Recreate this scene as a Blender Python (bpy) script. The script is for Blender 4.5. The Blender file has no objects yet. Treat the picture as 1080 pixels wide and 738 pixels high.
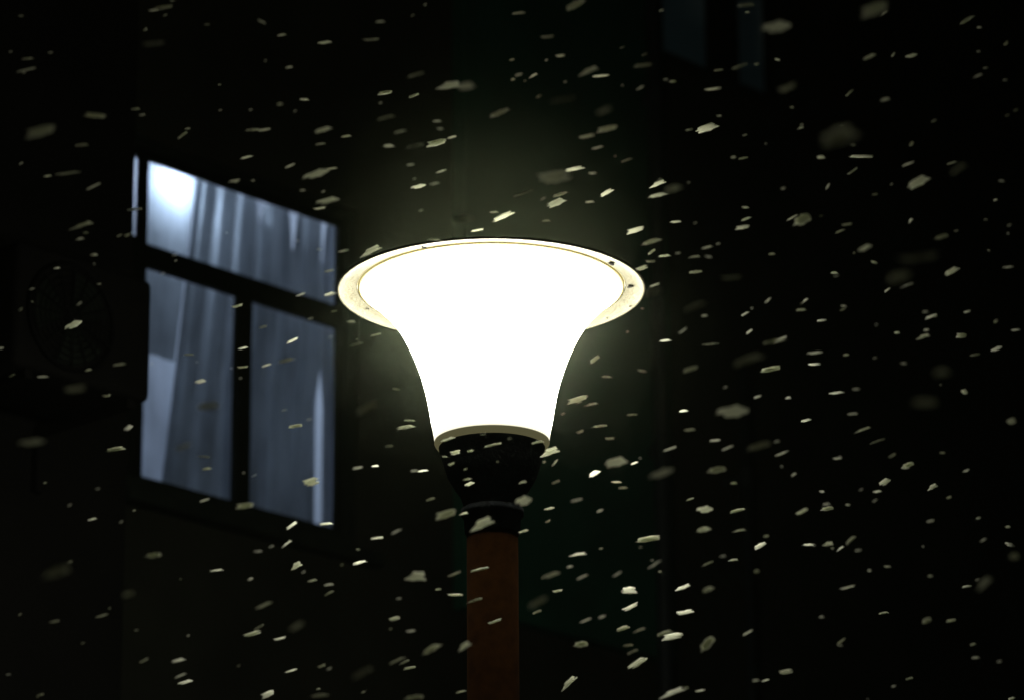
import bpy, bmesh, math, random
from mathutils import Vector, Matrix
R = math.radians
random.seed(7)
sc = bpy.context.scene
C = sc.collection

# ------------------------------------------------------------ camera
FPX, W0, H0 = 4050.0, 1080.0, 738.0
PITCH, ROLL = R(18.4), R(-0.4)
CAM = Vector((0, 0, 1.6))
cam_d = bpy.data.cameras.new('camera')
cam = bpy.data.objects.new('camera', cam_d); C.objects.link(cam)
fw = Vector((0, math.cos(PITCH), math.sin(PITCH)))
r0 = Vector((1, 0, 0)); u0 = Vector((0, -math.sin(PITCH), math.cos(PITCH)))
rt = r0 * math.cos(ROLL) + u0 * math.sin(ROLL)
up = u0 * math.cos(ROLL) - r0 * math.sin(ROLL)
cam.matrix_world = Matrix((( rt.x, up.x, -fw.x, CAM.x), (rt.y, up.y, -fw.y, CAM.y), (rt.z, up.z, -fw.z, CAM.z), (0, 0, 0, 1)))
cam_d.sensor_width = 36; cam_d.sensor_fit = 'HORIZONTAL'
cam_d.lens = 36 * FPX / W0
cam_d.clip_start = 0.1; cam_d.clip_end = 300
cam_d.dof.use_dof = True; cam_d.dof.focus_distance = 7.35; cam_d.dof.aperture_fstop = 3.3
sc.camera = cam

# ------------------------------------------------------------ world (night) and exposure
world = bpy.data.worlds.new('World'); sc.world = world; world.use_nodes = True
wn = world.node_tree; bg = wn.nodes['Background']
sky = wn.nodes.new('ShaderNodeTexSky'); sky.sky_type = 'NISHITA'; sky.sun_disc = False
sky.sun_elevation = R(-8); sky.sun_rotation = R(200)
wn.links.new(sky.outputs[0], bg.inputs[0]); bg.inputs[1].default_value = 0.05
sc.view_settings.view_transform = 'Standard'; sc.view_settings.look = 'None'
sc.view_settings.exposure = 0; sc.view_settings.gamma = 1
sc.cycles.use_denoising = True; sc.cycles.light_sampling_threshold = 0.0
sc.cycles.max_bounces = 8; sc.cycles.transparent_max_bounces = 12
sc.cycles.volume_bounces = 0; sc.cycles.sample_clamp_indirect = 4
HAZE = 0.0008
SHADE_L = 27.0
HALO_DENSITY = 0.033

# ------------------------------------------------------------ helpers
def at(px, py, depth):
    d = fw * FPX + rt * (px - W0 / 2) - up * (py - H0 / 2)
    return CAM + d * (depth / FPX)

def mat(name, col, rough=0.6, metal=0.0, noise=0.0, nscale=8.0, col2=None, bump=0.0, bscale=60.0, spec=0.5):
    m = bpy.data.materials.new(name); m.use_nodes = True
    n = m.node_tree; b = n.nodes['Principled BSDF']
    b.inputs['Base Color'].default_value = (*col, 1); b.inputs['Roughness'].default_value = rough
    b.inputs['Metallic'].default_value = metal; b.inputs['Specular IOR Level'].default_value = spec
    tc = n.nodes.new('ShaderNodeTexCoord')
    if noise > 0 or col2:
        t = n.nodes.new('ShaderNodeTexNoise'); t.inputs['Scale'].default_value = nscale; t.inputs['Detail'].default_value = 8
        n.links.new(tc.outputs['Object'], t.inputs['Vector'])
        rp = n.nodes.new('ShaderNodeValToRGB'); rp.color_ramp.elements[0].position = .35; rp.color_ramp.elements[1].position = .68
        c2 = col2 or tuple(c * (1 - noise) for c in col)
        rp.color_ramp.elements[0].color = (*col, 1); rp.color_ramp.elements[1].color = (*c2, 1)
        n.links.new(t.outputs['Fac'], rp.inputs['Fac']); n.links.new(rp.outputs[0], b.inputs['Base Color'])
    if bump > 0:
        t2 = n.nodes.new('ShaderNodeTexNoise'); t2.inputs['Scale'].default_value = bscale; t2.inputs['Detail'].default_value = 6
        n.links.new(tc.outputs['Object'], t2.inputs['Vector'])
        bp = n.nodes.new('ShaderNodeBump'); bp.inputs['Strength'].default_value = bump; bp.inputs['Distance'].default_value = .01
        n.links.new(t2.outputs['Fac'], bp.inputs['Height']); n.links.new(bp.outputs[0], b.inputs['Normal'])
    return m

def tag(o, label=None, cat=None, group=None, kind=None):
    if label: o['label'] = label
    if cat: o['category'] = cat
    if group: o['group'] = group
    if kind: o['kind'] = kind
    return o

def empty(name, mw):
    o = bpy.data.objects.new(name, None); o.empty_display_size = .1; C.objects.link(o); o.matrix_world = mw
    return o

def build(name, bm, m, parent=None, smooth=False):
    me = bpy.data.meshes.new(name)
    bmesh.ops.recalc_face_normals(bm, faces=bm.faces[:])
    bm.to_mesh(me); bm.free()
    if smooth:
        for p in me.polygons: p.use_smooth = True
    if m: me.materials.append(m)
    o = bpy.data.objects.new(name, me); C.objects.link(o)
    if parent: o.parent = parent
    return o

def box(bm, x0, x1, y0, y1, z0, z1, bev=0.0, seg=2):
    r = bmesh.ops.create_cube(bm, size=1)
    vs = r['verts']
    bmesh.ops.scale(bm, vec=(x1 - x0, y1 - y0, z1 - z0), verts=vs)
    bmesh.ops.translate(bm, vec=((x0 + x1) / 2, (y0 + y1) / 2, (z0 + z1) / 2), verts=vs)
    if bev > 0:
        es = list({e for v in vs for e in v.link_edges})
        bmesh.ops.bevel(bm, geom=es, offset=bev, segments=seg, affect='EDGES', profile=.5)
    return bm

def lathe(bm, prof, seg=96, closed=False):
    rings = []
    for r, z in prof:
        if r < 1e-6: rings.append([bm.verts.new((0, 0, z))])
        else: rings.append([bm.verts.new((r * math.cos(2 * math.pi * k / seg), r * math.sin(2 * math.pi * k / seg), z)) for k in range(seg)])
    pairs = list(zip(rings, rings[1:]))
    if closed: pairs.append((rings[-1], rings[0]))
    for a, b in pairs:
        for k in range(seg):
            k2 = (k + 1) % seg
            if len(a) == 1 and len(b) == 1: continue
            if len(a) == 1: bm.faces.new((a[0], b[k], b[k2]))
            elif len(b) == 1: bm.faces.new((a[k], a[k2], b[0]))
            else: bm.faces.new((a[k], a[k2], b[k2], b[k]))
    return bm

def tube(bm, pts, r, seg=10):
    rings = []
    for i, p in enumerate(pts):
        p = Vector(p)
        d = (Vector(pts[min(i + 1, len(pts) - 1)]) - Vector(pts[max(i - 1, 0)])).normalized()
        a = d.cross(Vector((0, 0, 1)));
        if a.length < .05: a = d.cross(Vector((0, 1, 0)))
        a.normalize(); b = d.cross(a)
        rings.append([bm.verts.new(p + (a * math.cos(2 * math.pi * k / seg) + b * math.sin(2 * math.pi * k / seg)) * r) for k in range(seg)])
    for a, b in zip(rings, rings[1:]):
        for k in range(seg): bm.faces.new((a[k], a[(k + 1) % seg], b[(k + 1) % seg], b[k]))
    bm.faces.new(rings[0]); bm.faces.new(list(reversed(rings[-1])))
    return bm

# ------------------------------------------------------------ materials
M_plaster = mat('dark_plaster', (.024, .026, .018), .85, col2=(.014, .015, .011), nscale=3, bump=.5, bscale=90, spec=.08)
M_green = mat('green_render', (.012, .072, .045), .8, col2=(.009, .05, .032), nscale=5, bump=.4, bscale=70, spec=.08)
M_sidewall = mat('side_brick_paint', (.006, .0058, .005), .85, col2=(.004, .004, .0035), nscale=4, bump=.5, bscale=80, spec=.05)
M_frame = mat('dark_frame_paint', (.006, .009, .006), .6, noise=.5, nscale=20, spec=.12)
M_outer = mat('greenish_frame_paint', (.013, .018, .013), .7, noise=.4, nscale=14, spec=.12)
M_pipe = mat('pipe_paint', (.02, .027, .03), .55, noise=.4, nscale=25, spec=.2)
M_ac = mat('aged_casing_paint', (.005, .0048, .0045), .8, noise=.4, nscale=9, spec=.05)
M_acd = mat('black_grille', (.0025, .0025, .0025), .7, spec=.05)
M_room = mat('room_paint', (.82, .84, .88), .8, noise=.12, nscale=2)
M_rust = mat('brown_post_paint', (.042, .016, .0025), .85, col2=(.026, .0095, .0016), nscale=40, bump=.06, bscale=120, spec=.04)
M_bowl = mat('dark_cast_bowl', (.06, .07, .08), .8, noise=.35, nscale=30, bump=.3, bscale=140, spec=.1)
M_lid = mat('cream_lid_enamel', (.225, .215, .160), .55, col2=(.19, .178, .125), nscale=40, bump=.25, bscale=160)
M_liptan = mat('tan_gap_shade', (.92, .80, .42), .7)
M_speck = mat('dried_dirt', (.006, .005, .002), .9)
M_ground = mat('wet_asphalt_with_snow', (.04, .04, .042), .6, col2=(.16, .165, .17), nscale=.8, bump=.5, bscale=30)

def snow_mat():
    m = bpy.data.materials.new('snow_crystal'); m.use_nodes = True
    n = m.node_tree; n.nodes.remove(n.nodes['Principled BSDF'])
    d = n.nodes.new('ShaderNodeBsdfDiffuse'); d.inputs[0].default_value = (.92, .94, .83, 1)
    t = n.nodes.new('ShaderNodeBsdfTranslucent'); t.inputs[0].default_value = (.92, .94, .83, 1)
    x = n.nodes.new('ShaderNodeMixShader'); x.inputs[0].default_value = .6
    n.links.new(d.outputs[0], x.inputs[1]); n.links.new(t.outputs[0], x.inputs[2])
    n.links.new(x.outputs[0], n.nodes['Material Output'].inputs['Surface'])
    return m
M_snow = snow_mat()

def emit_mat(name, col, s):
    m = bpy.data.materials.new(name); m.use_nodes = True
    n = m.node_tree; n.nodes.remove(n.nodes['Principled BSDF'])
    m.cycles.emission_sampling = 'FRONT'
    e = n.nodes.new('ShaderNodeEmission'); e.inputs[0].default_value = (*col, 1); e.inputs[1].default_value = s
    n.links.new(e.outputs[0], n.nodes['Material Output'].inputs['Surface'])
    return m

def cloth_mat(name, col, trans, fold=0):
    m = bpy.data.materials.new(name); m.use_nodes = True
    n = m.node_tree; n.nodes.remove(n.nodes['Principled BSDF'])
    d = n.nodes.new('ShaderNodeBsdfDiffuse'); t = n.nodes.new('ShaderNodeBsdfTranslucent')
    tc = n.nodes.new('ShaderNodeTexCoord'); nz = n.nodes.new('ShaderNodeTexNoise'); nz.inputs['Scale'].default_value = 9
    nz.inputs['Detail'].default_value = 5
    mp = n.nodes.new('ShaderNodeMapping'); mp.inputs['Scale'].default_value = (1, 1, .35)
    n.links.new(tc.outputs['Object'], mp.inputs[0]); n.links.new(mp.outputs[0], nz.inputs['Vector'])
    rp = n.nodes.new('ShaderNodeValToRGB'); rp.color_ramp.elements[0].position = .3; rp.color_ramp.elements[1].position = .65
    rp.color_ramp.elements[0].color = (*[c * .5 for c in col], 1); rp.color_ramp.elements[1].color = (*col, 1)
    n.links.new(nz.outputs[0], rp.inputs[0])
    n.links.new(rp.outputs[0], d.inputs[0]); n.links.new(rp.outputs[0], t.inputs[0])
    x = n.nodes.new('ShaderNodeMixShader'); x.inputs[0].default_value = trans
    n.links.new(d.outputs[0], x.inputs[1]); n.links.new(t.outputs[0], x.inputs[2])
    n.links.new(x.outputs[0], n.nodes['Material Output'].inputs['Surface'])
    return m

def glass_mat():
    m = bpy.data.materials.new('window_glass'); m.use_nodes = True
    n = m.node_tree; n.nodes.remove(n.nodes['Principled BSDF'])
    t = n.nodes.new('ShaderNodeBsdfTransparent'); t.inputs[0].default_value = (.9, .93, .93, 1)
    g = n.nodes.new('ShaderNodeBsdfGlossy'); g.inputs['Roughness'].default_value = .06
    x = n.nodes.new('ShaderNodeMixShader')
    x.inputs[0].default_value = .06; n.links.new(t.outputs[0], x.inputs[1]); n.links.new(g.outputs[0], x.inputs[2])
    n.links.new(x.outputs[0], n.nodes['Material Output'].inputs['Surface'])
    return m
M_glass = glass_mat()

# ------------------------------------------------------------ ground, haze
bm = bmesh.new(); bmesh.ops.create_grid(bm, x_segments=40, y_segments=40, size=40)
for v in bm.verts: v.co.z = random.uniform(0, .015)
g = build('ground', bm, M_ground); tag(g, kind='structure')

bm = bmesh.new(); box(bm, -42, 42, -42, 42, -1, 12)
hz = build('haze', bm, None)
mh = bpy.data.materials.new('night_haze'); mh.use_nodes = True
n = mh.node_tree; n.nodes.remove(n.nodes['Principled BSDF'])
pv = n.nodes.new('ShaderNodeVolumePrincipled'); pv.inputs['Color'].default_value = (.85, 1, .68, 1)
pv.inputs['Density'].default_value = HAZE; pv.inputs['Anisotropy'].default_value = 0.0
n.links.new(pv.outputs[0], n.nodes['Material Output'].inputs['Volume'])
hz.data.materials.append(mh); tag(hz, kind='stuff')

# ------------------------------------------------------------ facade frame: X along the wall, Y into it, Z up
AL = R(43.0)
P0 = at(148, 340, 10.3)
ax = Vector((math.sin(AL), math.cos(AL), 0)); ay = Vector((-math.cos(AL), math.sin(AL), 0))
FM = Matrix(((ax.x, ay.x, 0, P0.x), (ax.y, ay.y, 0, P0.y), (0, 0, 1, P0.z), (0, 0, 0, 1)))
FI = FM.inverted()
def hit(px, py, y=0.0):
    a = FI @ CAM; b = FI @ at(px, py, 10)
    t = (y - a.y) / (b.y - a.y); p = a + (b - a) * t
    return p.x, p.z
GZ = -P0.z                      # ground level in facade coordinates

# measured from the photograph
ZT = hit(276, 212)[1]; ZTB = hit(253, 291)[1]; ZLT = hit(263, 318)[1]; ZB = hit(250, 530)[1]
UL = hit(150.5, 340)[0]; UM0, UM1 = hit(246, 430)[0], hit(261, 430)[0]; UR = hit(353, 450)[0]; UO = hit(370, 450)[0]
print('window', ZT, ZTB, ZLT, ZB, UL, UM0, UM1, UR, UO)
U2L = hit(677, 30)[0]; U2P0 = hit(695, 30)[0]; U2P1 = hit(745, 30)[0]; U2Q0 = hit(776, 40)[0]; U2Q1 = hit(806, 40)[0]
Z2B = hit(720, 63)[1]; Z2T = Z2B + .95
print('upper', U2P0, U2Q1, Z2B)

bld = empty('apartment_building', FM)
tag(bld, 'dark apartment block wall behind the lamp, with one lit window and an unlit one above', 'building')
WO0, WO1, WZ0, WZ1 = UL - .075, UO - .004, ZB - .05, ZT + .055
V0, V1, VZ0, VZ1 = U2L, U2Q1 + .06, Z2B - .06, Z2T + .06
TOP = 5.2
bm = bmesh.new()
Yf, Yb = -.03, .055
box(bm, -6, WO0, Yf, Yb, GZ, TOP)
box(bm, WO0, WO1, Yf, Yb, GZ, WZ0); box(bm, WO0, WO1, Yf, Yb, WZ1, TOP)
box(bm, WO1, V0, Yf, Yb, GZ, TOP)
box(bm, V0, V1, Yf, Yb, GZ, VZ0); box(bm, V0, V1, Yf, Yb, VZ1, TOP)
box(bm, V1, 9, Yf, Yb, GZ, TOP)
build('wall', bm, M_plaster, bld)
bm = bmesh.new(); box(bm, -6.1, 9.1, -.12, 4, TOP, TOP + .12, .02)
build('roof', bm, M_plaster, bld)
bm = bmesh.new(); box(bm, 8.8, 9, Yb + .002, 3.9, GZ, TOP - .002); box(bm, -6, -5.8, Yb + .002, 3.9, GZ, TOP - .002); box(bm, -5.8, 8.8, 3.7, 3.9, GZ, TOP - .002)
build('rear_wall', bm, M_plaster, bld)
# green rendered bay behind the post
gu0 = hit(470, 560)[0]; gu1 = hit(690, 560)[0]; gz = hit(590, 676)[1]
bm = bmesh.new(); box(bm, gu0, gu1, Yf - .05, Yf + .01, gz, TOP - .3, .006)
build('green_bay_panel', bm, M_green, bld)
# projecting side wing
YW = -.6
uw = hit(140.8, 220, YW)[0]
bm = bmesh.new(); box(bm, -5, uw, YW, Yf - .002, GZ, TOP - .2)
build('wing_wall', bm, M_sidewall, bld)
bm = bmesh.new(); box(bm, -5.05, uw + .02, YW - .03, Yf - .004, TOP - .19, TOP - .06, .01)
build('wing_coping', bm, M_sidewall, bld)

def room(name, u0, u1, z0, z1, y0, y1, m):
    bm = bmesh.new(); t = .03
    box(bm, u0 - t, u0, y0, y1, z0, z1); box(bm, u1, u1 + t, y0, y1, z0, z1)
    box(bm, u0 - t, u1 + t, y1, y1 + t, z0 - t, z1 + t); box(bm, u0 - t, u1 + t, y0, y1, z0 - t, z0); box(bm, u0 - t, u1 + t, y0, y1, z1, z1 + t)
    return build(name, bm, m, bld)
room('room_interior', -1.3, 1.1, -1.1, .85, Yb + .003, 1.3, M_room)
room('dim_room_interior', U2P0 - .5, U2Q1 + .5, Z2B - .9, Z2T + .3, Yb + .003, 2.4, M_room)

# --- lit window
win = build('window', box(box(box(bmesh.new(), WO0 + .001, UO, -.022, -.004, WZ1 - .028, WZ1 - .001, .003),
        WO0 + .001, UO, -.022, -.004, WZ0 + .001, ZB - .012, .003), UR + .022, UO - .001, -.0225, -.0045, ZB - .013, WZ1 - .027, .003), M_outer, bld)
tag(win, 'lit window with a transom over two casements')
bm = bmesh.new()
box(bm, UL - .034, UL, -.012, .003, ZB - .008, WZ1 - .03, .002); box(bm, WO0 + .002, UL - .001, -.0095, .0080, WZ0 + .03, hit(141, 250)[1], .002)             # left stile
box(bm, WO0 + .003, UO - .0065, -.010, .0085, ZT, WZ1 - .0015, .003)           # head
box(bm, UL - .002, UR + .024, -.014, .0090, ZLT, ZTB, .004)
box(bm, UR, UO - .0055, -.011, .0087, ZB - .008, ZT + .01, .003)
box(bm, WO0 + .002, UO - .006, -.0105, .0083, WZ0 + .0015, ZB, .003)
build('frame', bm, M_frame, win)
bm = bmesh.new(); box(bm, UM0, UM1, -.016, .0092, ZB - .001, ZLT + .001, .003)
build('mullion', bm, M_frame, win)
hx, hzz = hit(244, 421)
bm = bmesh.new(); box(bm, hx - .008, hx + .012, -.034, -.0165, hzz - .012, hzz + .012, .004); box(bm, hx - .004, hx + .006, -.044, -.033, hzz - .035, hzz + .004, .003)
build('handle', bm, M_frame, win)
for a, b, c, d in ((UL + .0005, UR - .0005, ZTB + .0005, ZT - .0005), (UL + .0005, UM0 - .0005, ZB + .0005, ZLT - .0005), (UM1 + .0005, UR - .0005, ZB + .0005, ZLT - .0005)):
    build('pane', box(bmesh.new(), a, b, .010, .014, c, d), M_glass, win)
bm = bmesh.new(); box(bm, WO0 - .03, UO + .05, -.09, Yf - .001, WZ0 - .05, WZ0 - .012, .006)
build('sill', bm, M_outer, win)

# --- dark upper window
win2 = build('window', box(box(box(bmesh.new(), V0 + .001, V1 - .001, -.022, -.004, VZ0 + .001, Z2B - .012, .003), V0 + .001, V1 - .001, -.022, -.004, Z2T + .012, VZ1 - .001, .003), V1 - .02, V1 - .0015, -.0215, -.0045, Z2B - .013, Z2T + .013), M_outer, bld)
tag(win2, 'unlit window high on the wall')
bm = bmesh.new()
box(bm, V0 + .001, U2P0, -.012, .0088, Z2B - .02, Z2T + .02, .003); box(bm, U2Q1, V1 - .021, -.012, .0088, Z2B - .02, Z2T + .02, .003)
box(bm, U2P1, U2Q0, -.014, .0091, Z2B - .001, Z2T + .001, .003)
box(bm, U2P0 - .001, U2Q1 + .001, -.011, .0086, Z2B - .02, Z2B, .003); box(bm, U2P0 - .001, U2Q1 + .001, -.011, .0086, Z2T, Z2T + .02, .003)
build('frame', bm, M_frame, win2)
for a, b in ((U2P0, U2P1), (U2Q0, U2Q1)):
    build('pane', box(bmesh.new(), a + .0005, b - .0005, .010, .014, Z2B + .0005, Z2T - .0005), M_glass, win2)

def curtain(name, u0f, u1f, zb, ztf, y, folds, amp, m, ph=0.0, nx=120, nz=40, sheer=0.0):
    """wavy cloth sheet in facade coordinates; u limits and top are functions"""
    bm = bmesh.new(); rows = []
    for j in range(nz + 1):
        row = []
        for i in range(nx + 1):
            s = i / nx; zt = ztf(s); z = zb + (zt - zb) * j / nz
            a, b = u0f(z), u1f(z); u = a + (b - a) * s
            w = math.sin(s * folds * 2 * math.pi + ph + .35 * math.sin(j / nz * 3)) + .45 * math.sin(s * folds * 4.3 * math.pi + 1.3 + ph)
            w *= min(1, s * 14, (1 - s) * 14)
            row.append(bm.verts.new((u, y + amp * w * (.75 + .25 * (1 - j / nz)), z)))
        rows.append(row)
    for a, b in zip(rows, rows[1:]):
        for i in range(nx): bm.faces.new((a[i], a[i + 1], b[i + 1], b[i]))
    o = build(name, bm, m, None, True); o.matrix_world = FM
    return o

M_cur = cloth_mat('pale_curtain_cloth', (.36, .39, .415), .5)
M_cur2 = cloth_mat('thick_curtain_cloth', (.40, .43, .47), .55)
M_cloth = cloth_mat('white_hung_cloth', (.92, .95, 1.0), .85)
YC = .11
def scallop(dips):
    def f(s):
        z = ZT + .078 - .010 * abs(math.sin(s * 26))
        for c, w, d in dips: z -= d * math.exp(-((s - c) / w) ** 2)
        return z
    return f
ue = hit(171, 505, YC)[0]; ue2 = hit(186, 380, YC)[0]; zc_a = hit(171, 505, YC)[1]; zc_b = hit(186, 380, YC)[1]
def left_edge(z):
    t = (z - zc_a) / (zc_b - zc_a); return ue + (ue2 - ue) * t
ug = hit(337, 480, YC)[0]; zg = hit(338, 385, YC)[1]
def gap_l(z):
    w = 0.0135 * min(1, max(0, (zg - z) / .12)); return ug - w * 1.4
o = curtain('curtain', left_edge, gap_l, ZB - .25, scallop([(.5, .05, .095), (.76, .02, .14), (.85, .012, .125)]), YC, 6, .016, M_cur)
tag(o, 'pale folded curtain spanning most of the lit window behind the glass', 'curtain')
o = curtain('curtain', lambda z: ug + 0.0135 * min(1, max(0, (zg - z) / .12)), lambda z: UR + .12, ZB - .25, scallop([(.05, .14, .15)]), YC + .002, 2, .010, M_cur2, 1.0, 40)
tag(o, 'narrow dark curtain strip at the right edge of the lit window', 'curtain')
o = curtain('curtain', lambda z: UL - .12, lambda z: ue2 + (z - zc_b) * .12 + .012, zc_b + .004, lambda s: ZT + .07, YC + .022, 2, .005, M_cur, 1.0, 40)
tag(o, 'short sheer curtain end glowing brightly in the top left corner of the lit window', 'curtain')
u2 = hit(120, 440, .15)[0]; u3 = hit(190, 440, .15)[0]
o = curtain('added_gap_cloth', lambda z: u2, lambda z: u3, ZB - .3, lambda s: zc_b + .02, .15, 1, .006, M_cloth, 0.4, 30)  # cloth added in the curtain gap, stands for the lit room wall
tag(o, 'pale bluish white cloth added for the lit wall behind the lower left pane', 'cloth')
# room lamp: ceiling-hung globe close behind the transom
lx, lz = hit(167, 198, .20)
lp = empty('globe_lamp', FM @ Matrix.Translation((lx, .20, lz)))
tag(lp, 'lit bluish white globe lamp seen blurred behind the upper left window glass', 'lamp')
bm = bmesh.new(); bmesh.ops.create_uvsphere(bm, u_segments=16, v_segments=10, radius=.03)
build('globe', bm, emit_mat('cold_white_glow', (.64, .76, 1.0), 270), lp, True)
bm = bmesh.new(); lathe(bm, [(0, .08), (.02, .08), (.022, .029), (0, .029)], 24)
build('cap', bm, M_frame, lp, True)
bm = bmesh.new(); tube(bm, [(0, 0, .08), (0, 0, .84 - lz)], .004, 8)
build('cord', bm, M_frame, lp)
cl = empty('added_room_light', FM @ Matrix.Translation((.50, .50, .80)))  # light added out of view to brighten the curtains evenly
tag(cl, 'flat bluish white light added out of view on the room ceiling, above the curtains', 'lamp')
build('diffuser', box(bmesh.new(), -.2, .2, -.2, .2, 0, .03, .01), emit_mat('cold_panel_glow', (.64, .75, 1.0), 5.6), cl)
build('rim', box(bmesh.new(), -.21, .21, -.21, .21, .0305, .048, .004), M_room, cl)
# faint unseen light added in the upper room to tint its panes
lp2 = empty('pane_tint_light', FM @ Matrix.Translation((U2P0 + .1, 1.5, Z2B - .3)))
tag(lp2, 'unseen faint bluish light added inside the upper room to tint its panes', 'lamp')
bm = bmesh.new(); bmesh.ops.create_uvsphere(bm, u_segments=12, v_segments=8, radius=.1)
build('bulb', bm, emit_mat('faint_blue_glow', (.5, .84, .82), .5), lp2, True)

# ------------------------------------------------------------ pipes and cables on the facade
def wall_pipe(px, z0, z1, r, label, joints):
    u = hit(px, 400, -.09)[0]
    t = empty('drainpipe', FM @ Matrix.Translation((u, -.12, z0)))
    tag(t, label, 'drainpipe')
    build('pipe', tube(bmesh.new(), [(0, 0, 0), (0, 0, z1 - z0)], r, 20), M_pipe, t, True)
    for k in range(joints):
        z = .35 + k * 1.15
        if z < z1 - z0 - .1:
            bm = bmesh.new(); lathe(bm, [(r + .001, z), (r + .007, z), (r + .007, z + .05), (r + .001, z + .05)], 20, True); build('joint_ring', bm, M_pipe, t)
            bm = bmesh.new(); box(bm, -.01, .01, r + .0075, .09, z + .01, z + .04, .002); build('bracket', bm, M_pipe, t)
wall_pipe(688, GZ, TOP - .1, .022, 'dark bluish drainpipe on the wall just right of the lamp', 8)
wall_pipe(776, GZ, hit(776, 400)[1], .014, 'thin drainpipe ending halfway up the dark wall, further right', 5)
for i, (a, b) in enumerate((((708, 575), (742, 640)), ((730, 566), (772, 622)), ((752, 560), (806, 640)))):
    t = [hit(*a, -.05), hit(*b, -.05)]
    bm = bmesh.new(); L = []
    for k in range(13):
        s = k / 12; L.append((t[0][0] + (t[1][0] - t[0][0]) * s, -.05, t[0][1] + (t[1][1] - t[0][1]) * s - .02 * math.sin(s * math.pi)))
    tube(bm, L, .0028, 8)
    o = build('cable', bm, M_pipe); o.matrix_world = FM
    tag(o, ['thin cable slanting down the dark wall, closest to the lamp post', 'thin cable slanting down the wall between two others', 'thin cable slanting down the dark wall, farthest from the lamp post'][i], 'cable', 'thin cables slanting down the wall')

# ------------------------------------------------------------ air conditioner on the wing wall
YA = YW - .35
au1 = hit(161, 350, YA)[0]; az1 = hit(158, 295, YA)[1]; az0 = hit(155, 423, YA)[1]
fcx, fcz = hit(73, 336, YA)
au0 = fcx - (az1 - az0) * .52
ac = empty('air_conditioner', FM @ Matrix.Translation(((au0 + au1) / 2, YA + .16, az0)))
tag(ac, 'black silhouette of an outdoor air conditioner covering the left edge of the lit window', 'air conditioner')
w, h = (au1 - au0) / 2, az1 - az0
bm = bmesh.new(); box(bm, -w, w, -.16, .12, 0, h, .018, 4); build('casing', bm, M_ac, ac, True)
fx = fcx - (au0 + au1) / 2; fz = fcz - az0; fr = h * .42
def yring(bm, r, t, y, cx, cz, seg=48):
    rr = []
    for k in range(seg):
        a = 2 * math.pi * k / seg; q = []
        for dr, dy in ((-t, 0), (0, -t), (t, 0), (0, t)):
            q.append(bm.verts.new((cx + (r + dr) * math.cos(a), y + dy, cz + (r + dr) * math.sin(a))))
        rr.append(q)
    for k in range(seg):
        a, b = rr[k], rr[(k + 1) % seg]
        for j in range(4): bm.faces.new((a[j], a[(j + 1) % 4], b[(j + 1) % 4], b[j]))
bm = bmesh.new()
for k in range(1, 9): yring(bm, fr * k / 8, .0016 if k < 8 else .005, -.172, fx, fz)
for k in range(8):
    a = math.pi * k / 8; tube(bm, [(fx - fr * math.cos(a), -.175, fz - fr * math.sin(a)), (fx + fr * math.cos(a), -.175, fz + fr * math.sin(a))], .0018, 6)
build('fan_grille', bm, M_acd, ac)
bm = bmesh.new()
for k in range(3):
    a0 = k * 2 * math.pi / 3; pr = None
    for q in range(7):
        a = a0 + q * .22
        p = (bm.verts.new((fx + .02 * math.cos(a), -.1635 , fz + .02 * math.sin(a))), bm.verts.new((fx + fr * .9 * math.cos(a + .2), -.1625 - .001 * q, fz + fr * .9 * math.sin(a + .2))))
        if pr: bm.faces.new((pr[0], pr[1], p[1], p[0]))
        pr = p
build('fan', bm, M_frame, ac)
for sx in (-1, 1):
    bm = bmesh.new(); box(bm, sx * w * .75 - .012, sx * w * .75 + .012, -.15, .19, -.022, -.001, .002); box(bm, sx * w * .75 - .012, sx * w * .75 + .012, .168, .189, -.16, -.023, .002)
    build('bracket', bm, M_ac, ac)

# ------------------------------------------------------------ street lamp
PX = 7.5 / FPX * 1.0
pc = at(518.3, 307.0, 7.5)           # centre of the lid's lower rim
ROOT = empty('street_lamp', Matrix.Translation((pc.x - .0005, pc.y, 0)))
tag(ROOT, 'lit trumpet-shaped white street lamp under a round cream lid on a brown post', 'street lamp')
H = 167 * PX                          # shade height
ZD = pc.z; ZS = ZD - H                # lid rim and shade foot
def head(name, bm, m, smooth=True, parent=ROOT): return build(name, bm, m, parent, smooth)
prof = [(0, 59), (4, 60.2), (12, 61.2), (24, 63.4), (37, 65.5), (57, 69.5), (78, 75.5), (98, 83), (116, 91.5), (132, 101), (145, 111.5), (155, 121.5), (163, 129.5), (168.3, 137.0)]
# smooth the profile
def cr(p, n=5):
    out = []
    for i in range(len(p) - 1):
        p0 = p[max(i - 1, 0)]; p1 = p[i]; p2 = p[i + 1]; p3 = p[min(i + 2, len(p) - 1)]
        for k in range(n):
            t = k / n
            out.append(tuple(.5 * ((2 * p1[j]) + (-p0[j] + p2[j]) * t + (2 * p0[j] - 5 * p1[j] + 4 * p2[j] - p3[j]) * t * t + (-p0[j] + 3 * p1[j] - 3 * p2[j] + p3[j]) * t ** 3) for j in (0, 1)))
    out.append(p[-1]); return out
bm = bmesh.new(); lathe(bm, [(r * PX, ZS + hh * PX) for hh, r in cr(prof, 3)], 96)
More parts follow.
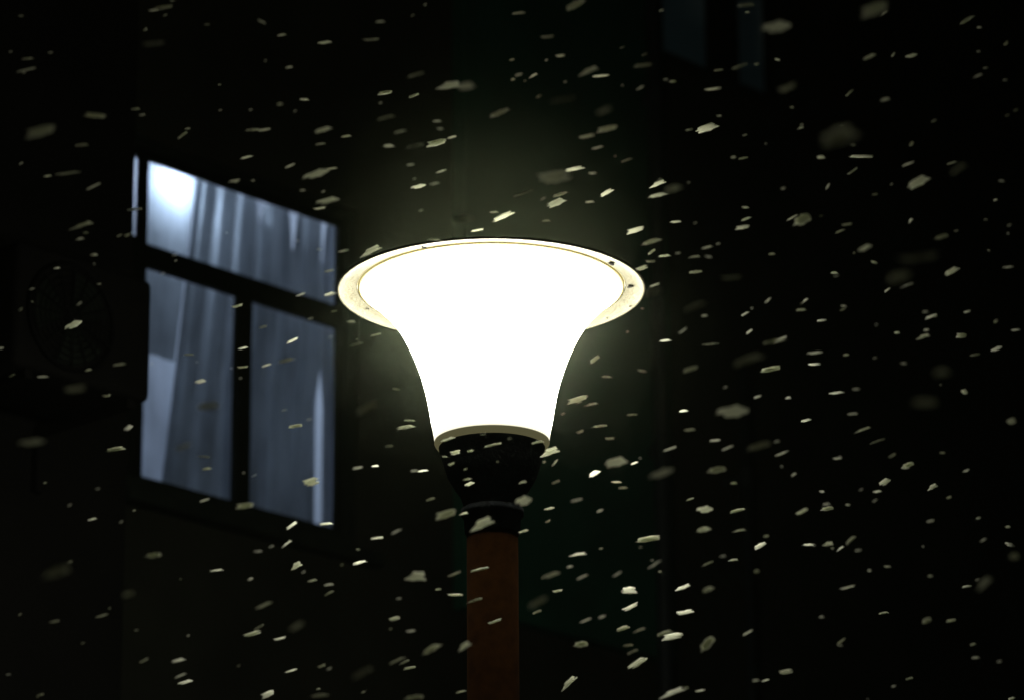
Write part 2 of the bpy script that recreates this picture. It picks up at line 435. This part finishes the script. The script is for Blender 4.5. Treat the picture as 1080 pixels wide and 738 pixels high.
# the opal glass glows evenly, fading in its foot below the lamp bulb
levels = [(.004, .035), (.010, .05), (.018, .09), (.028, .17), (.040, .4), (9, 1.0)]
gs = build('glass_shade', bm, None, ROOT, True)
for i, (zt, kk) in enumerate(levels): gs.data.materials.append(emit_mat('glowing_opal_glass', (1, .96, .72 + .02 * i), SHADE_L * kk))
if sum(p.normal.x * p.center.x + p.normal.y * p.center.y for p in gs.data.polygons) < 0: gs.data.flip_normals()
for p in gs.data.polygons: p.material_index = next(i for i, (zt, kk) in enumerate(levels) if p.center.z - ZS < zt)
Rl = 162.5 * PX
lid = head('lid', lathe(bmesh.new(), [(141.2 * PX, ZD + 3.8 * PX), (150 * PX, ZD + 2.8 * PX), (159.5 * PX, ZD + .5 * PX), (160.3 * PX, ZD - .6 * PX), (162.3 * PX, ZD - .6 * PX), (162.8 * PX, ZD + 1.4 * PX),
    (150 * PX, ZD + 3.4 * PX)], 128), M_lid)
head('dome_cover', lathe(bmesh.new(), [(150.2 * PX, ZD + 4.0 * PX), (120 * PX, ZD + 7.5 * PX), (60 * PX, ZD + 11.5 * PX), (0, ZD + 13 * PX)], 96), emit_mat('glowing_dome_glass', (1, .96, .74), SHADE_L * .3))
dm = bpy.data.objects['dome_cover'].data
if dm.polygons[0].normal.z < 0: dm.flip_normals()
head('tan_gap_shade', lathe(bmesh.new(), [(136.2 * PX, ZD + 1.3 * PX), (141.0 * PX, ZD + 3.0 * PX), (141.0 * PX, ZD + 5 * PX), (136.2 * PX, ZD + 5 * PX)], 128, True), M_liptan)  # tan ring put where the gap between shade and lid lies in shade
head('finial', lathe(bmesh.new(), [(0, ZD + 22 * PX), (6 * PX, ZD + 20 * PX), (8 * PX, ZD + 17 * PX), (7 * PX, ZD + 12 * PX)], 32), M_lid)
# dirt specks sticking to the underside of the lid
for (px_, py_, s) in ((640.5, 277.5, 3.4), (663, 301, 3.2), (657.5, 301, 2.0), (666, 320, 1.8), (450.5, 258.5, 2.2), (398, 321, 1.6), (643, 333, 1.4)):
    # direction from the axis by matching the ellipse
    dx = (px_ - 518.3); dy = -(py_ - 302.5) / .335
    rr = math.hypot(dx, dy); x, y = dx / rr, -dy / rr
    rq = min(max(rr, 146), 158)
    z = ZD + (3.4 - (rq - 143.5) * .2) * PX - .002
    bm = bmesh.new()
    for q in range(4):
        rr2 = bmesh.ops.create_icosphere(bm, subdivisions=1, radius=s * PX * random.uniform(.5, .8))['verts']
        bmesh.ops.scale(bm, vec=(1, 1, .5), verts=rr2)
        bmesh.ops.translate(bm, vec=(x * rq * PX + random.uniform(-1, 1) * s * PX * .7, y * rq * PX + random.uniform(-1, 1) * s * PX, z), verts=rr2)
    build('dirt_speck', bm, M_speck, lid)
head('glowing_collar', lathe(bmesh.new(), [(59.8 * PX, ZS + 1.2 * PX), (60.2 * PX, ZS - .5 * PX), (59 * PX, ZS - 3 * PX), (57 * PX, ZS - 5.6 * PX), (54.5 * PX, ZS - 5.8 * PX)], 96), emit_mat('khaki_collar_glow', (1, .92, .45), .085))  # collar under the shade, khaki emission added to lighten the band
head('bowl', lathe(bmesh.new(), [(55.5 * PX, ZS - 5.6 * PX), (54.6 * PX, ZS - 12 * PX), (50.5 * PX, ZS - 24 * PX), (46 * PX, ZS - 38 * PX), (39 * PX, ZS - 50 * PX), (33 * PX, ZS - 58 * PX), (30.5 * PX, ZS - 66 * PX), (30 * PX, ZS - 72 * PX)], 96), M_bowl)
head('neck_ring', lathe(bmesh.new(), [(30 * PX, ZS - 71 * PX), (32.5 * PX, ZS - 72.5 * PX), (32.5 * PX, ZS - 79 * PX), (29.5 * PX, ZS - 81 * PX), (28.5 * PX, ZS - 98 * PX), (25 * PX, ZS - 98.5 * PX)], 64), M_bowl)
ZPo = ZS - 97 * PX
head('post', lathe(bmesh.new(), [(26.2 * PX, ZPo), (26.6 * PX, ZPo - .004), (27 * PX, 1.2), (27 * PX, .9), (34 * PX, .86), (36 * PX, .06)], 64), M_rust)
head('base_plate', lathe(bmesh.new(), [(0, .06), (62 * PX, .06), (64 * PX, .055), (64 * PX, .012), (0, .012)], 48), M_rust, False)
for k in range(4):
    a = math.pi / 4 + k * math.pi / 2
    bm = bmesh.new(); lathe(bm, [(0, .085), (.009, .085), (.009, .061), (0, .061)], 6)
    bmesh.ops.translate(bm, vec=(.095 * math.cos(a), .095 * math.sin(a), 0), verts=bm.verts[:]); build('bolt', bm, M_bowl, ROOT)

# volume added round the lamp head for its halo glow, densest close to it
RM = .66
bm = bmesh.new(); bmesh.ops.create_icosphere(bm, subdivisions=4, radius=RM)
halo_volume = build('halo_volume', bm, None, None, True); halo_volume.location = (pc.x, pc.y, ZD + .04); tag(halo_volume, kind='stuff')
mm = bpy.data.materials.new('lamp_halo'); mm.use_nodes = True
n = mm.node_tree; n.nodes.remove(n.nodes['Principled BSDF'])
tc = n.nodes.new('ShaderNodeTexCoord'); ln = n.nodes.new('ShaderNodeVectorMath'); ln.operation = 'LENGTH'
mr = n.nodes.new('ShaderNodeMapRange'); mr.inputs[1].default_value = .22; mr.inputs[2].default_value = RM * .98; mr.inputs[3].default_value = 1; mr.inputs[4].default_value = 0
pw = n.nodes.new('ShaderNodeMath'); pw.operation = 'POWER'; pw.inputs[1].default_value = 4.2
ml = n.nodes.new('ShaderNodeMath'); ml.operation = 'MULTIPLY'; ml.inputs[1].default_value = HALO_DENSITY
pv = n.nodes.new('ShaderNodeVolumePrincipled'); pv.inputs['Color'].default_value = (.85, 1, .68, 1)
n.links.new(tc.outputs['Object'], ln.inputs[0]); n.links.new(ln.outputs['Value'], mr.inputs[0]); n.links.new(mr.outputs[0], pw.inputs[0])
n.links.new(pw.outputs[0], ml.inputs[0]); n.links.new(ml.outputs[0], pv.inputs['Density'])
n.links.new(pv.outputs[0], n.nodes['Material Output'].inputs['Volume']); halo_volume.data.materials.append(mm)

# ------------------------------------------------------------ snowflakes
# px, py, length, height, tilt, brightness 0-2, softness 0-3 : read off the photograph
F = """162,11,10,3,5,0,0;172,8,20,6,5,0,1;162,46,25,6,3,0,2;29,62,12,4,3,0,0;27,74,18,4,8,0,0;276,23,10,3,-30,0,0;297,37,9,3,8,1,0;342,45,12,5,5,1,0;305,71,8,3,5,0,0;295,110,9,4,10,0,1;321,105,9,3,-5,1,0;143,115,9,3,0,0,0;100,122,23,8,-10,1,1;42,139,32,15,10,1,2;86,153,16,5,0,1,1;192,143,11,4,30,1,0;267,137,14,5,0,0,0;279,137,12,5,3,1,0;341,137,20,7,12,0,1;338,152,10,3,5,0,0;260,166,12,4,12,1,0;306,175,10,4,18,1,0;333,184,28,10,18,2,1;350,178,10,3,3,1,0;247,191,11,3,5,0,0;345,212,24,8,10,2,1;337,220,12,3,3,1,0;71,183,28,5,3,1,1;98,197,15,3,20,0,0;142,221,14,5,0,1,0;85,238,25,6,12,0,1;50,186,8,3,5,0,0;
607,5,22,10,20,1,1;547,14,13,3,3,0,0;401,23,10,3,0,0,0;391,42,15,4,0,0,0;438,79,19,6,10,1,1;473,90,25,10,0,2,1;492,91,20,12,5,0,2;577,39,15,4,0,0,1;591,59,9,5,3,1,0;562,80,9,4,20,1,0;547,79,8,3,10,0,0;541,84,5,3,20,1,0;620,75,22,8,15,0,1;634,80,15,5,0,1,0;678,69,20,6,0,1,1;709,86,7,4,0,1,0;675,93,9,3,30,0,0;406,98,12,5,3,2,0;436,101,10,4,15,2,0;407,124,20,6,10,1,1;527,119,22,8,15,1,1;593,105,28,6,3,0,2;637,117,20,9,20,0,2;461,128,9,2,0,0,0;464,136,7,2,0,0,0;422,139,15,4,10,0,1;365,144,10,4,5,1,0;410,154,11,6,0,1,0;437,154,20,6,8,1,1;460,151,17,8,8,2,0;476,145,9,3,10,1,0;640,136,23,8,8,2,1;619,144,18,6,8,2,1;630,156,11,3,12,0,0;661,169,12,3,15,0,0;465,181,10,3,18,1,0;433,174,8,2,0,0,0;441,197,13,6,12,2,0;458,194,10,2,8,0,0;585,187,36,16,3,2,2;606,178,17,6,8,2,0;625,183,8,3,0,1,0;552,204,18,3,14,1,0;591,205,13,5,10,2,0;587,214,17,9,20,2,0;640,203,13,6,25,2,0;622,213,9,3,0,1,0;693,194,14,6,15,2,0;694,206,18,6,10,1,0;710,199,22,11,15,1,2;521,224,8,3,0,2,0;531,228,20,7,20,2,0;488,231,24,7,3,0,2;576,233,8,3,0,1,0;503,243,11,3,6,2,0;670,243,15,7,12,2,0;712,234,10,4,0,2,0;
787,5,20,6,0,0,1;788,13,6,3,10,0,0;818,29,33,17,12,1,2;922,10,32,18,15,1,2;932,14,8,4,30,1,0;1020,21,16,6,30,1,0;1033,29,6,3,0,1,0;1061,46,6,4,40,0,0;942,58,6,3,45,1,0;961,59,11,6,15,1,0;917,60,16,6,20,0,1;820,63,6,3,-20,1,0;758,74,9,3,0,1,0;780,70,18,5,18,0,1;752,94,15,5,4,1,0;830,93,22,11,15,0,2;896,98,10,3,40,0,0;934,105,12,6,12,0,1;1031,80,10,4,15,0,0;746,135,19,10,15,2,0;727,137,7,2,5,0,0;844,135,7,2,10,1,0;885,143,44,26,15,0,3;961,152,6,6,45,1,0;866,166,8,6,0,1,0;908,165,20,5,-5,2,0;773,166,6,3,0,0,0;784,167,9,3,5,1,0;899,181,11,3,30,1,0;873,197,7,4,60,1,0;969,192,25,12,25,2,1;1004,172,10,4,12,1,0;1011,178,22,9,30,0,2;826,199,6,2,10,0,0;958,173,12,3,15,0,0;786,219,7,4,0,1,0;787,231,10,4,20,2,0;783,240,13,6,5,1,0;845,232,20,14,20,2,1;835,230,12,3,25,1,0;960,233,6,5,40,1,0;1050,211,5,3,20,1,0;893,237,10,4,3,0,0;886,244,10,4,20,1,0;1056,191,7,3,-10,0,0;
687,255,19,7,15,1,0;746,261,11,3,10,1,0;687,266,8,4,30,2,0;701,270,11,4,2,2,0;732,271,11,3,0,1,0;747,271,8,3,-10,0,0;814,268,7,2,0,1,0;686,276,9,2,-5,1,0;677,283,11,6,15,2,0;734,287,12,5,0,2,0;771,293,24,6,0,0,2;690,301,10,4,15,1,0;689,308,20,7,12,0,2;733,323,26,8,18,0,2;810,317,8,4,40,1,0;786,331,9,3,25,1,0;743,333,7,2,0,0,0;790,350,7,4,30,1,0;720,349,10,2,30,0,0;702,359,11,4,3,2,0;749,363,15,4,3,1,0;817,360,26,7,5,1,1;728,389,17,7,12,1,1;789,379,37,13,15,1,2;812,389,17,7,5,2,0;627,379,10,6,30,2,0;677,391,9,2,-10,1,0;640,397,10,2,-5,0,0;609,421,18,7,12,2,0;623,426,12,3,5,0,0;799,418,8,3,12,1,0;831,419,6,4,0,1,0;772,434,33,17,8,2,2;721,433,9,4,5,2,0;667,437,10,2,-3,0,0;632,449,13,4,3,2,0;612,455,7,3,15,1,0;643,462,9,2,-3,0,0;727,453,11,3,3,0,0;754,464,10,3,0,1,0;767,472,12,3,18,0,0;706,473,13,4,15,1,0;799,470,27,11,12,1,2;824,478,13,3,20,1,0;819,465,7,2,0,0,0;650,487,25,12,10,2,1;669,488,7,3,15,2,0;
912,262,17,8,25,1,1;922,277,7,3,-20,0,0;968,272,46,13,3,1,3;948,292,28,17,8,1,3;1004,286,14,8,25,1,0;1063,282,10,4,5,1,0;992,250,17,7,12,0,1;880,288,7,4,0,2,0;936,306,7,3,30,2,0;956,301,14,3,15,0,0;849,317,7,2,30,1,0;845,327,10,2,0,0,0;890,323,7,3,-10,1,0;867,338,9,4,0,2,0;982,334,11,5,15,1,0;976,329,7,3,0,0,0;1020,329,7,3,10,1,0;1014,354,9,7,-5,2,0;1050,339,6,3,40,0,0;1071,348,9,3,3,1,0;946,351,6,2,0,0,0;973,355,13,6,10,1,0;977,348,6,3,0,1,0;823,358,12,5,20,1,0;1051,368,10,6,25,1,0;859,372,14,5,5,1,0;859,384,11,4,0,2,0;892,374,6,3,0,0,0;953,383,7,2,0,0,0;1028,374,10,3,5,0,0;993,392,22,14,5,1,3;976,424,30,17,-8,1,3;1017,413,6,8,0,0,0;882,414,13,4,5,2,0;903,410,8,3,0,0,0;850,443,9,4,12,2,0;899,436,10,3,0,0,0;909,453,15,4,15,1,0;925,465,14,4,15,1,0;883,483,9,3,0,1,0;957,490,11,7,15,2,0;994,477,6,3,-10,0,0;1067,444,11,9,15,0,1;941,480,8,2,25,0,0;
328,508,14,11,10,1,0;218,494,10,5,8,1,0;216,527,10,3,12,1,0;258,533,20,8,3,2,1;97,547,9,3,10,1,0;344,552,13,4,3,2,0;307,554,11,5,30,2,0;302,573,11,4,30,1,0;272,581,9,2,3,0,0;161,585,18,8,3,1,1;58,603,32,17,15,0,3;135,626,15,8,10,0,2;312,596,10,8,20,2,0;228,601,13,3,5,1,0;264,610,6,3,20,0,0;329,612,9,3,10,1,0;347,616,10,3,5,1,0;347,625,10,3,25,1,0;278,638,20,6,22,0,1;313,660,20,9,30,0,2;273,661,11,4,25,1,0;266,668,15,6,12,2,0;295,673,11,4,8,1,0;57,655,10,3,10,0,0;107,649,12,3,15,0,0;188,696,13,6,10,1,0;152,696,10,3,25,0,0;195,719,13,5,12,2,0;190,712,13,3,20,1,0;307,707,11,3,15,2,0;339,702,8,3,15,0,0;282,732,12,8,20,2,0;337,733,22,6,3,0,1;42,733,8,4,15,0,0;
377,493,10,3,5,1,0;446,496,10,3,3,2,0;437,496,8,2,0,0,0;493,505,9,4,10,1,0;495,510,9,5,20,2,0;586,508,8,3,15,1,0;627,499,11,7,30,2,0;650,508,9,3,-3,2,0;657,514,9,3,0,1,0;697,499,28,12,20,1,2;454,526,9,3,15,1,0;552,528,18,13,20,2,1;470,542,23,10,12,2,1;489,541,8,4,5,2,0;579,536,9,4,12,2,0;608,527,12,3,8,0,0;633,538,7,3,15,1,0;507,552,27,12,18,2,1;552,560,9,4,15,2,0;397,567,12,4,3,1,0;418,560,12,3,25,0,0;379,593,12,5,8,2,0;683,568,20,8,3,2,0;609,584,15,5,3,1,0;601,597,7,3,10,0,0;438,607,22,13,-8,2,1;506,600,16,4,8,2,0;479,605,13,3,18,1,0;480,627,13,4,-3,2,0;500,633,14,3,15,0,0;462,621,6,2,0,0,0;581,606,20,7,15,1,1;614,608,12,4,20,0,0;588,623,9,4,3,2,0;664,622,14,10,-5,2,0;690,595,15,3,30,0,0;651,605,11,3,30,0,0;717,620,9,5,10,2,0;416,652,10,6,10,1,0;567,635,25,11,25,0,2;566,645,9,4,15,0,0;665,640,14,6,20,2,0;522,655,12,4,15,2,0;433,665,10,2,5,0,0;617,654,12,3,18,0,0;635,650,8,2,15,0,0;657,662,12,6,15,2,0;674,664,12,4,15,0,0;455,684,24,9,28,1,1;489,681,16,9,25,1,1;419,696,20,5,20,0,1;426,698,10,4,20,1,0;432,704,11,4,5,2,0;612,679,13,9,3,1,0;709,671,18,9,3,2,0;701,667,15,6,15,1,0;662,680,10,3,0,0,0;672,699,18,8,30,2,0;667,687,11,3,20,0,0;599,720,17,7,38,2,0;382,709,26,11,20,0,2;436,735,22,8,5,1,1;486,729,10,3,12,0,0;708,730,23,8,15,1,0;718,646,8,6,0,2,0;
755,495,20,9,5,1,1;774,509,7,3,-3,0,0;728,526,7,3,12,2,0;743,537,14,10,8,1,0;742,558,14,8,12,1,0;778,538,13,5,8,2,0;779,559,12,3,5,1,0;802,575,11,7,20,2,0;808,565,6,2,0,0,0;846,539,12,6,25,1,0;872,536,11,6,5,2,0;872,531,8,3,0,0,0;867,518,5,3,0,1,0;837,500,7,2,35,0,0;852,574,10,4,-3,2,0;873,573,10,6,0,1,0;897,569,12,6,40,0,0;886,578,8,3,30,1,0;905,580,7,2,0,0,0;933,508,10,8,30,2,0;925,518,8,4,5,1,0;955,493,7,3,5,1,0;983,513,9,6,20,2,0;1019,496,7,3,25,1,0;1001,524,6,3,15,1,0;894,532,5,2,0,0,0;981,549,8,3,8,0,0;1032,546,5,2,25,0,0;1063,555,5,2,0,1,0;1037,569,8,3,30,0,0;1065,574,9,6,-15,2,0;1069,586,13,12,0,0,2;762,586,7,3,0,0,0;773,590,9,3,0,2,0;746,594,11,3,20,1,0;723,618,8,5,20,2,0;747,621,15,8,25,0,1;724,645,13,6,10,2,0;798,602,7,6,0,0,1;894,619,14,4,10,1,0;917,601,5,4,0,0,0;936,597,7,2,-3,1,0;1020,618,9,4,0,2,0;1037,615,22,12,35,0,2;981,607,6,2,5,0,0;932,646,9,3,5,2,0;1003,654,9,5,5,1,0;977,654,11,8,15,0,1;866,650,6,2,0,0,0;788,667,11,4,25,1,0;745,679,20,12,42,2,1;887,676,10,3,35,0,0;829,708,12,7,8,1,0;959,715,7,3,8,1,0;797,717,8,2,8,0,0;807,717,8,3,10,1,0;738,728,9,4,12,1,0;723,725,6,3,8,0,0;1026,679,6,3,10,0,0;1029,693,8,3,0,0,0;1054,697,6,3,15,0,0;1067,736,7,4,15,2,0;
126,384,13,5,5,0,0;112,417,8,3,0,0,0;135,451,9,7,30,1,0;122,473,17,6,5,2,0;199,374,10,3,-5,1,0;211,402,10,6,10,1,0;219,428,26,12,0,1,2;281,385,10,3,15,1,0;302,380,20,6,12,1,1;256,367,9,3,10,2,0;256,387,10,3,0,2,0;311,449,13,5,3,2,0;193,471,19,7,20,0,2;387,430,26,12,20,1,2;395,491,7,3,0,2,0;214,481,12,2,-8,1,0;362,265,10,3,12,1,0;390,265,19,8,20,2,0;349,311,12,3,15,1,0;317,311,9,3,20,1,0;250,323,10,4,10,2,0;308,359,11,4,20,2,0;376,363,13,3,12,1,0;135,248,8,3,15,0,0;277,345,8,2,12,1,0;347,286,10,2,10,1,0;99,269,8,5,5,1,0;60,283,7,3,5,1,0;77,343,15,9,25,2,0;1,367,6,4,0,1,0;45,397,12,3,0,1,0;93,390,7,3,15,1,0;79,410,25,11,5,0,2;33,466,30,12,5,1,2;84,252,8,3,5,0,0;458,253,12,3,-3,2,0;396,353,10,3,8,0,0;370,339,8,2,-8,0,0;347,310,10,4,15,2,0;418,410,8,2,-15,1,0;432,443,10,3,-8,2,0;428,450,16,5,5,2,0;410,470,8,2,0,1,0;472,463,13,4,15,2,0;480,477,9,6,5,2,0;496,475,7,2,12,1,0;519,469,16,4,8,2,0;476,489,7,2,15,0,0;567,466,11,4,8,2,0;579,476,16,9,12,2,0;585,488,8,2,50,0,0;551,508,8,2,5,0,0"""
flakes = []
for t in F.replace('\n', '').split(';'):
    if t.strip(): flakes.append([float(v) for v in t.split(',')])
flakes.sort(key=lambda f: -(f[2] * f[3] * (1.6 if f[5] > 0 else 1)))

def flake_mesh(k):
    """ragged clump of stuck-together crystals: a few overlapping thin lobes with frayed edges, unit length"""
    rnd = random.Random(100 + k); bm = bmesh.new()
    nl = 2 + k % 3
    for q in range(nl):
        vs = bmesh.ops.create_icosphere(bm, subdivisions=2, radius=.5)['verts']
        fr_ = [rnd.uniform(.82, 1.14) for _ in range(9)]
        L = rnd.uniform(.62, .9); hh = rnd.uniform(.34, .62)
        ox = rnd.uniform(-1, 1) * (1 - L) * .5; oz = (q - (nl - 1) / 2) * (.62 / nl)
        sh = rnd.uniform(-.2, .5)
        for v in vs:
            a = math.atan2(v.co.z, v.co.x); f = fr_[int((a + math.pi) / (2 * math.pi) * 8.99)] * (1 + .18 * math.sin(a * 7 + q) * (abs(v.co.y) < .3)) * rnd.uniform(.95, 1.05)
            # superellipse pull: squarer ends
            c, s = math.cos(a), math.sin(a); sq = 1 / max((abs(c) ** 3 + abs(s) ** 3) ** (1 / 3), .1); rad = math.hypot(v.co.x, v.co.z)
            x, z = rad * c * f * (.5 + .5 * sq), rad * s * f * (.5 + .5 * sq)
            v.co = Vector((x * L + ox + z * sh * .4, v.co.y * .35, z * hh + oz))
    me = bpy.data.meshes.new('snowflake'); bm.to_mesh(me); bm.free()
    xs = [v.co.x for v in me.vertices]; zs = [v.co.z for v in me.vertices]
    mx, mz = (max(xs) + min(xs)) / 2, (max(zs) + min(zs)) / 2; lx_, lz_ = max(xs) - min(xs), max(zs) - min(zs)
    for v in me.vertices: v.co = Vector(((v.co.x - mx) / lx_, v.co.y / lz_, (v.co.z - mz) / lz_))
    me.materials.append(M_snow)
    for p in me.polygons: p.use_smooth = True
    return me
MESH = [flake_mesh(k) for k in range(12)]
APX = FPX * (.135 / 3.3)            # circle of confusion factor, px per dioptre
rnd = random.Random(3)
def depth_for(f):
    s, b = f[6], f[5]
    if s >= 4: return 2.6
    if s == 2 and b == 2: return rnd.uniform(5.6, 5.8)
    if s == 1 and b == 2: return rnd.uniform(6.2, 6.4)
    if s >= 3: return rnd.uniform(4.5, 4.8)
    if s >= 2: return rnd.uniform(5.1, 5.5)
    if s >= 1: return rnd.uniform(6.0, 6.25)
    if b >= 2: d = rnd.choice([rnd.uniform(6.8, 6.98), rnd.uniform(7.75, 7.95)])
    elif b >= 1: d = rnd.choice([rnd.uniform(6.45, 6.7), rnd.uniform(8.1, 8.6)])
    else: d = rnd.choice([rnd.uniform(6.2, 6.6), rnd.uniform(8.6, 9.1)])
    # never inside or behind the lamp
    if 350 < f[0] < 690 and 245 < f[1] < 480 or 455 < f[0] < 590 and f[1] > 440: d = rnd.uniform(6.8, 6.95) if b >= 2 else rnd.uniform(6.4, 6.8)
    return d
def place(f):
    px, py, L, hgt, ang, b, s = f
    d = depth_for(f); c = APX * abs(1 / d - 1 / 7.35)
    Lp = 1.2 * max(L - .45 * c, L * .6); hp = max(hgt - .6 * c, hgt * .5, 2.4)
    if s == 0: Lp *= 1.22; hp = max(hp * .9, 1.9)
    k = d / FPX
    p = at(px, py, d)
    yaw = R(rnd.uniform(-18, 18))
    a = R(ang + 4)
    # clump frame: long axis across the wind, tilted
    X = (rt * math.cos(a) + up * math.sin(a)); Z = (-rt * math.sin(a) + up * math.cos(a)); Y = Z.cross(X)
    Q = Matrix.Rotation(yaw, 3, 'Z')
    B = Matrix((X, Y, Z)).transposed() @ Q
    S = Matrix.Diagonal((Lp * k, max(hp, Lp * .35) * k, hp * k))
    Mx = (B @ S).to_4x4(); Mx.translation = p
    return Mx, rnd.randrange(12)

COLS = [(150, 'left of the lit window'), (255, 'at the window wall, left half'), (372, 'at the window wall, right half'), (470, 'between window and lamp'),
        (590, 'in line with the lamp post'), (700, 'just right of the lamp'), (780, 'beside the drainpipe'), (880, 'right of both drainpipes'), (980, 'far right of the lamp'), (2000, 'by the right edge')]
ROWS = [(60, 'at the very top'), (125, 'near the top'), (190, 'high above the lamp'), (250, 'just above lamp height'), (345, 'level with the lid'), (440, 'level with the glass'),
        (515, 'level with the bowl'), (580, 'level with the post top'), (650, 'low down'), (2000, 'at the bottom')]
ORD = ['first', 'second', 'third', 'fourth', 'fifth', 'sixth', 'seventh', 'eighth', 'ninth', 'tenth', 'eleventh', 'twelfth']
main_f, rest = flakes[:300], flakes[300:]
cells = {}
for f in main_f:
    ci = next(i for i, c in enumerate(COLS) if f[0] < c[0]); ri = next(i for i, c in enumerate(ROWS) if f[1] < c[0])
    cells.setdefault((ci, ri), []).append(f)
for (ci, ri), fs in cells.items():
    fs.sort(key=lambda f: f[0])
    for i, f in enumerate(fs):
        sz = 'blurred' if f[6] >= 2 else ('large' if f[2] * f[3] > 120 else ('small' if f[2] * f[3] > 35 else 'tiny'))
        rank = '' if len(fs) == 1 else ', ' + (ORD[i] + ' from left')
        Mx, k = place(f)
        o = bpy.data.objects.new('snowflake', MESH[k]); C.objects.link(o); o.matrix_world = Mx
        cn = COLS[ci][1]
        lab = f'{sz} snowflake {cn}, {ROWS[ri][1]}{rank}'
        tag(o, lab, 'snowflake', 'snowflakes falling through the lamp light')
        if len(lab.replace(',', '').split()) > 16: print('LONG', lab)
# the smallest specks of snow, too many to count
extra = []
for _ in range(170):
    extra.append([rnd.uniform(0, 1080), rnd.uniform(0, 738), rnd.uniform(4, 10), 1.1, rnd.uniform(-5, 30), 0, 0])
bm = bmesh.new()
for f in rest + extra:
    Mx, k = place(f)
    if f in extra:
        for i in range(3):
            sc_ = .62
            for j in range(3): Mx[j][i] *= sc_
    nv = len(bm.verts); bm.from_mesh(MESH[k]); bm.verts.ensure_lookup_table()
    for v in bm.verts[nv:]: v.co = Mx @ v.co
o = build('fine_snow', bm, M_snow); tag(o, kind='stuff')
print('flakes', len(flakes))
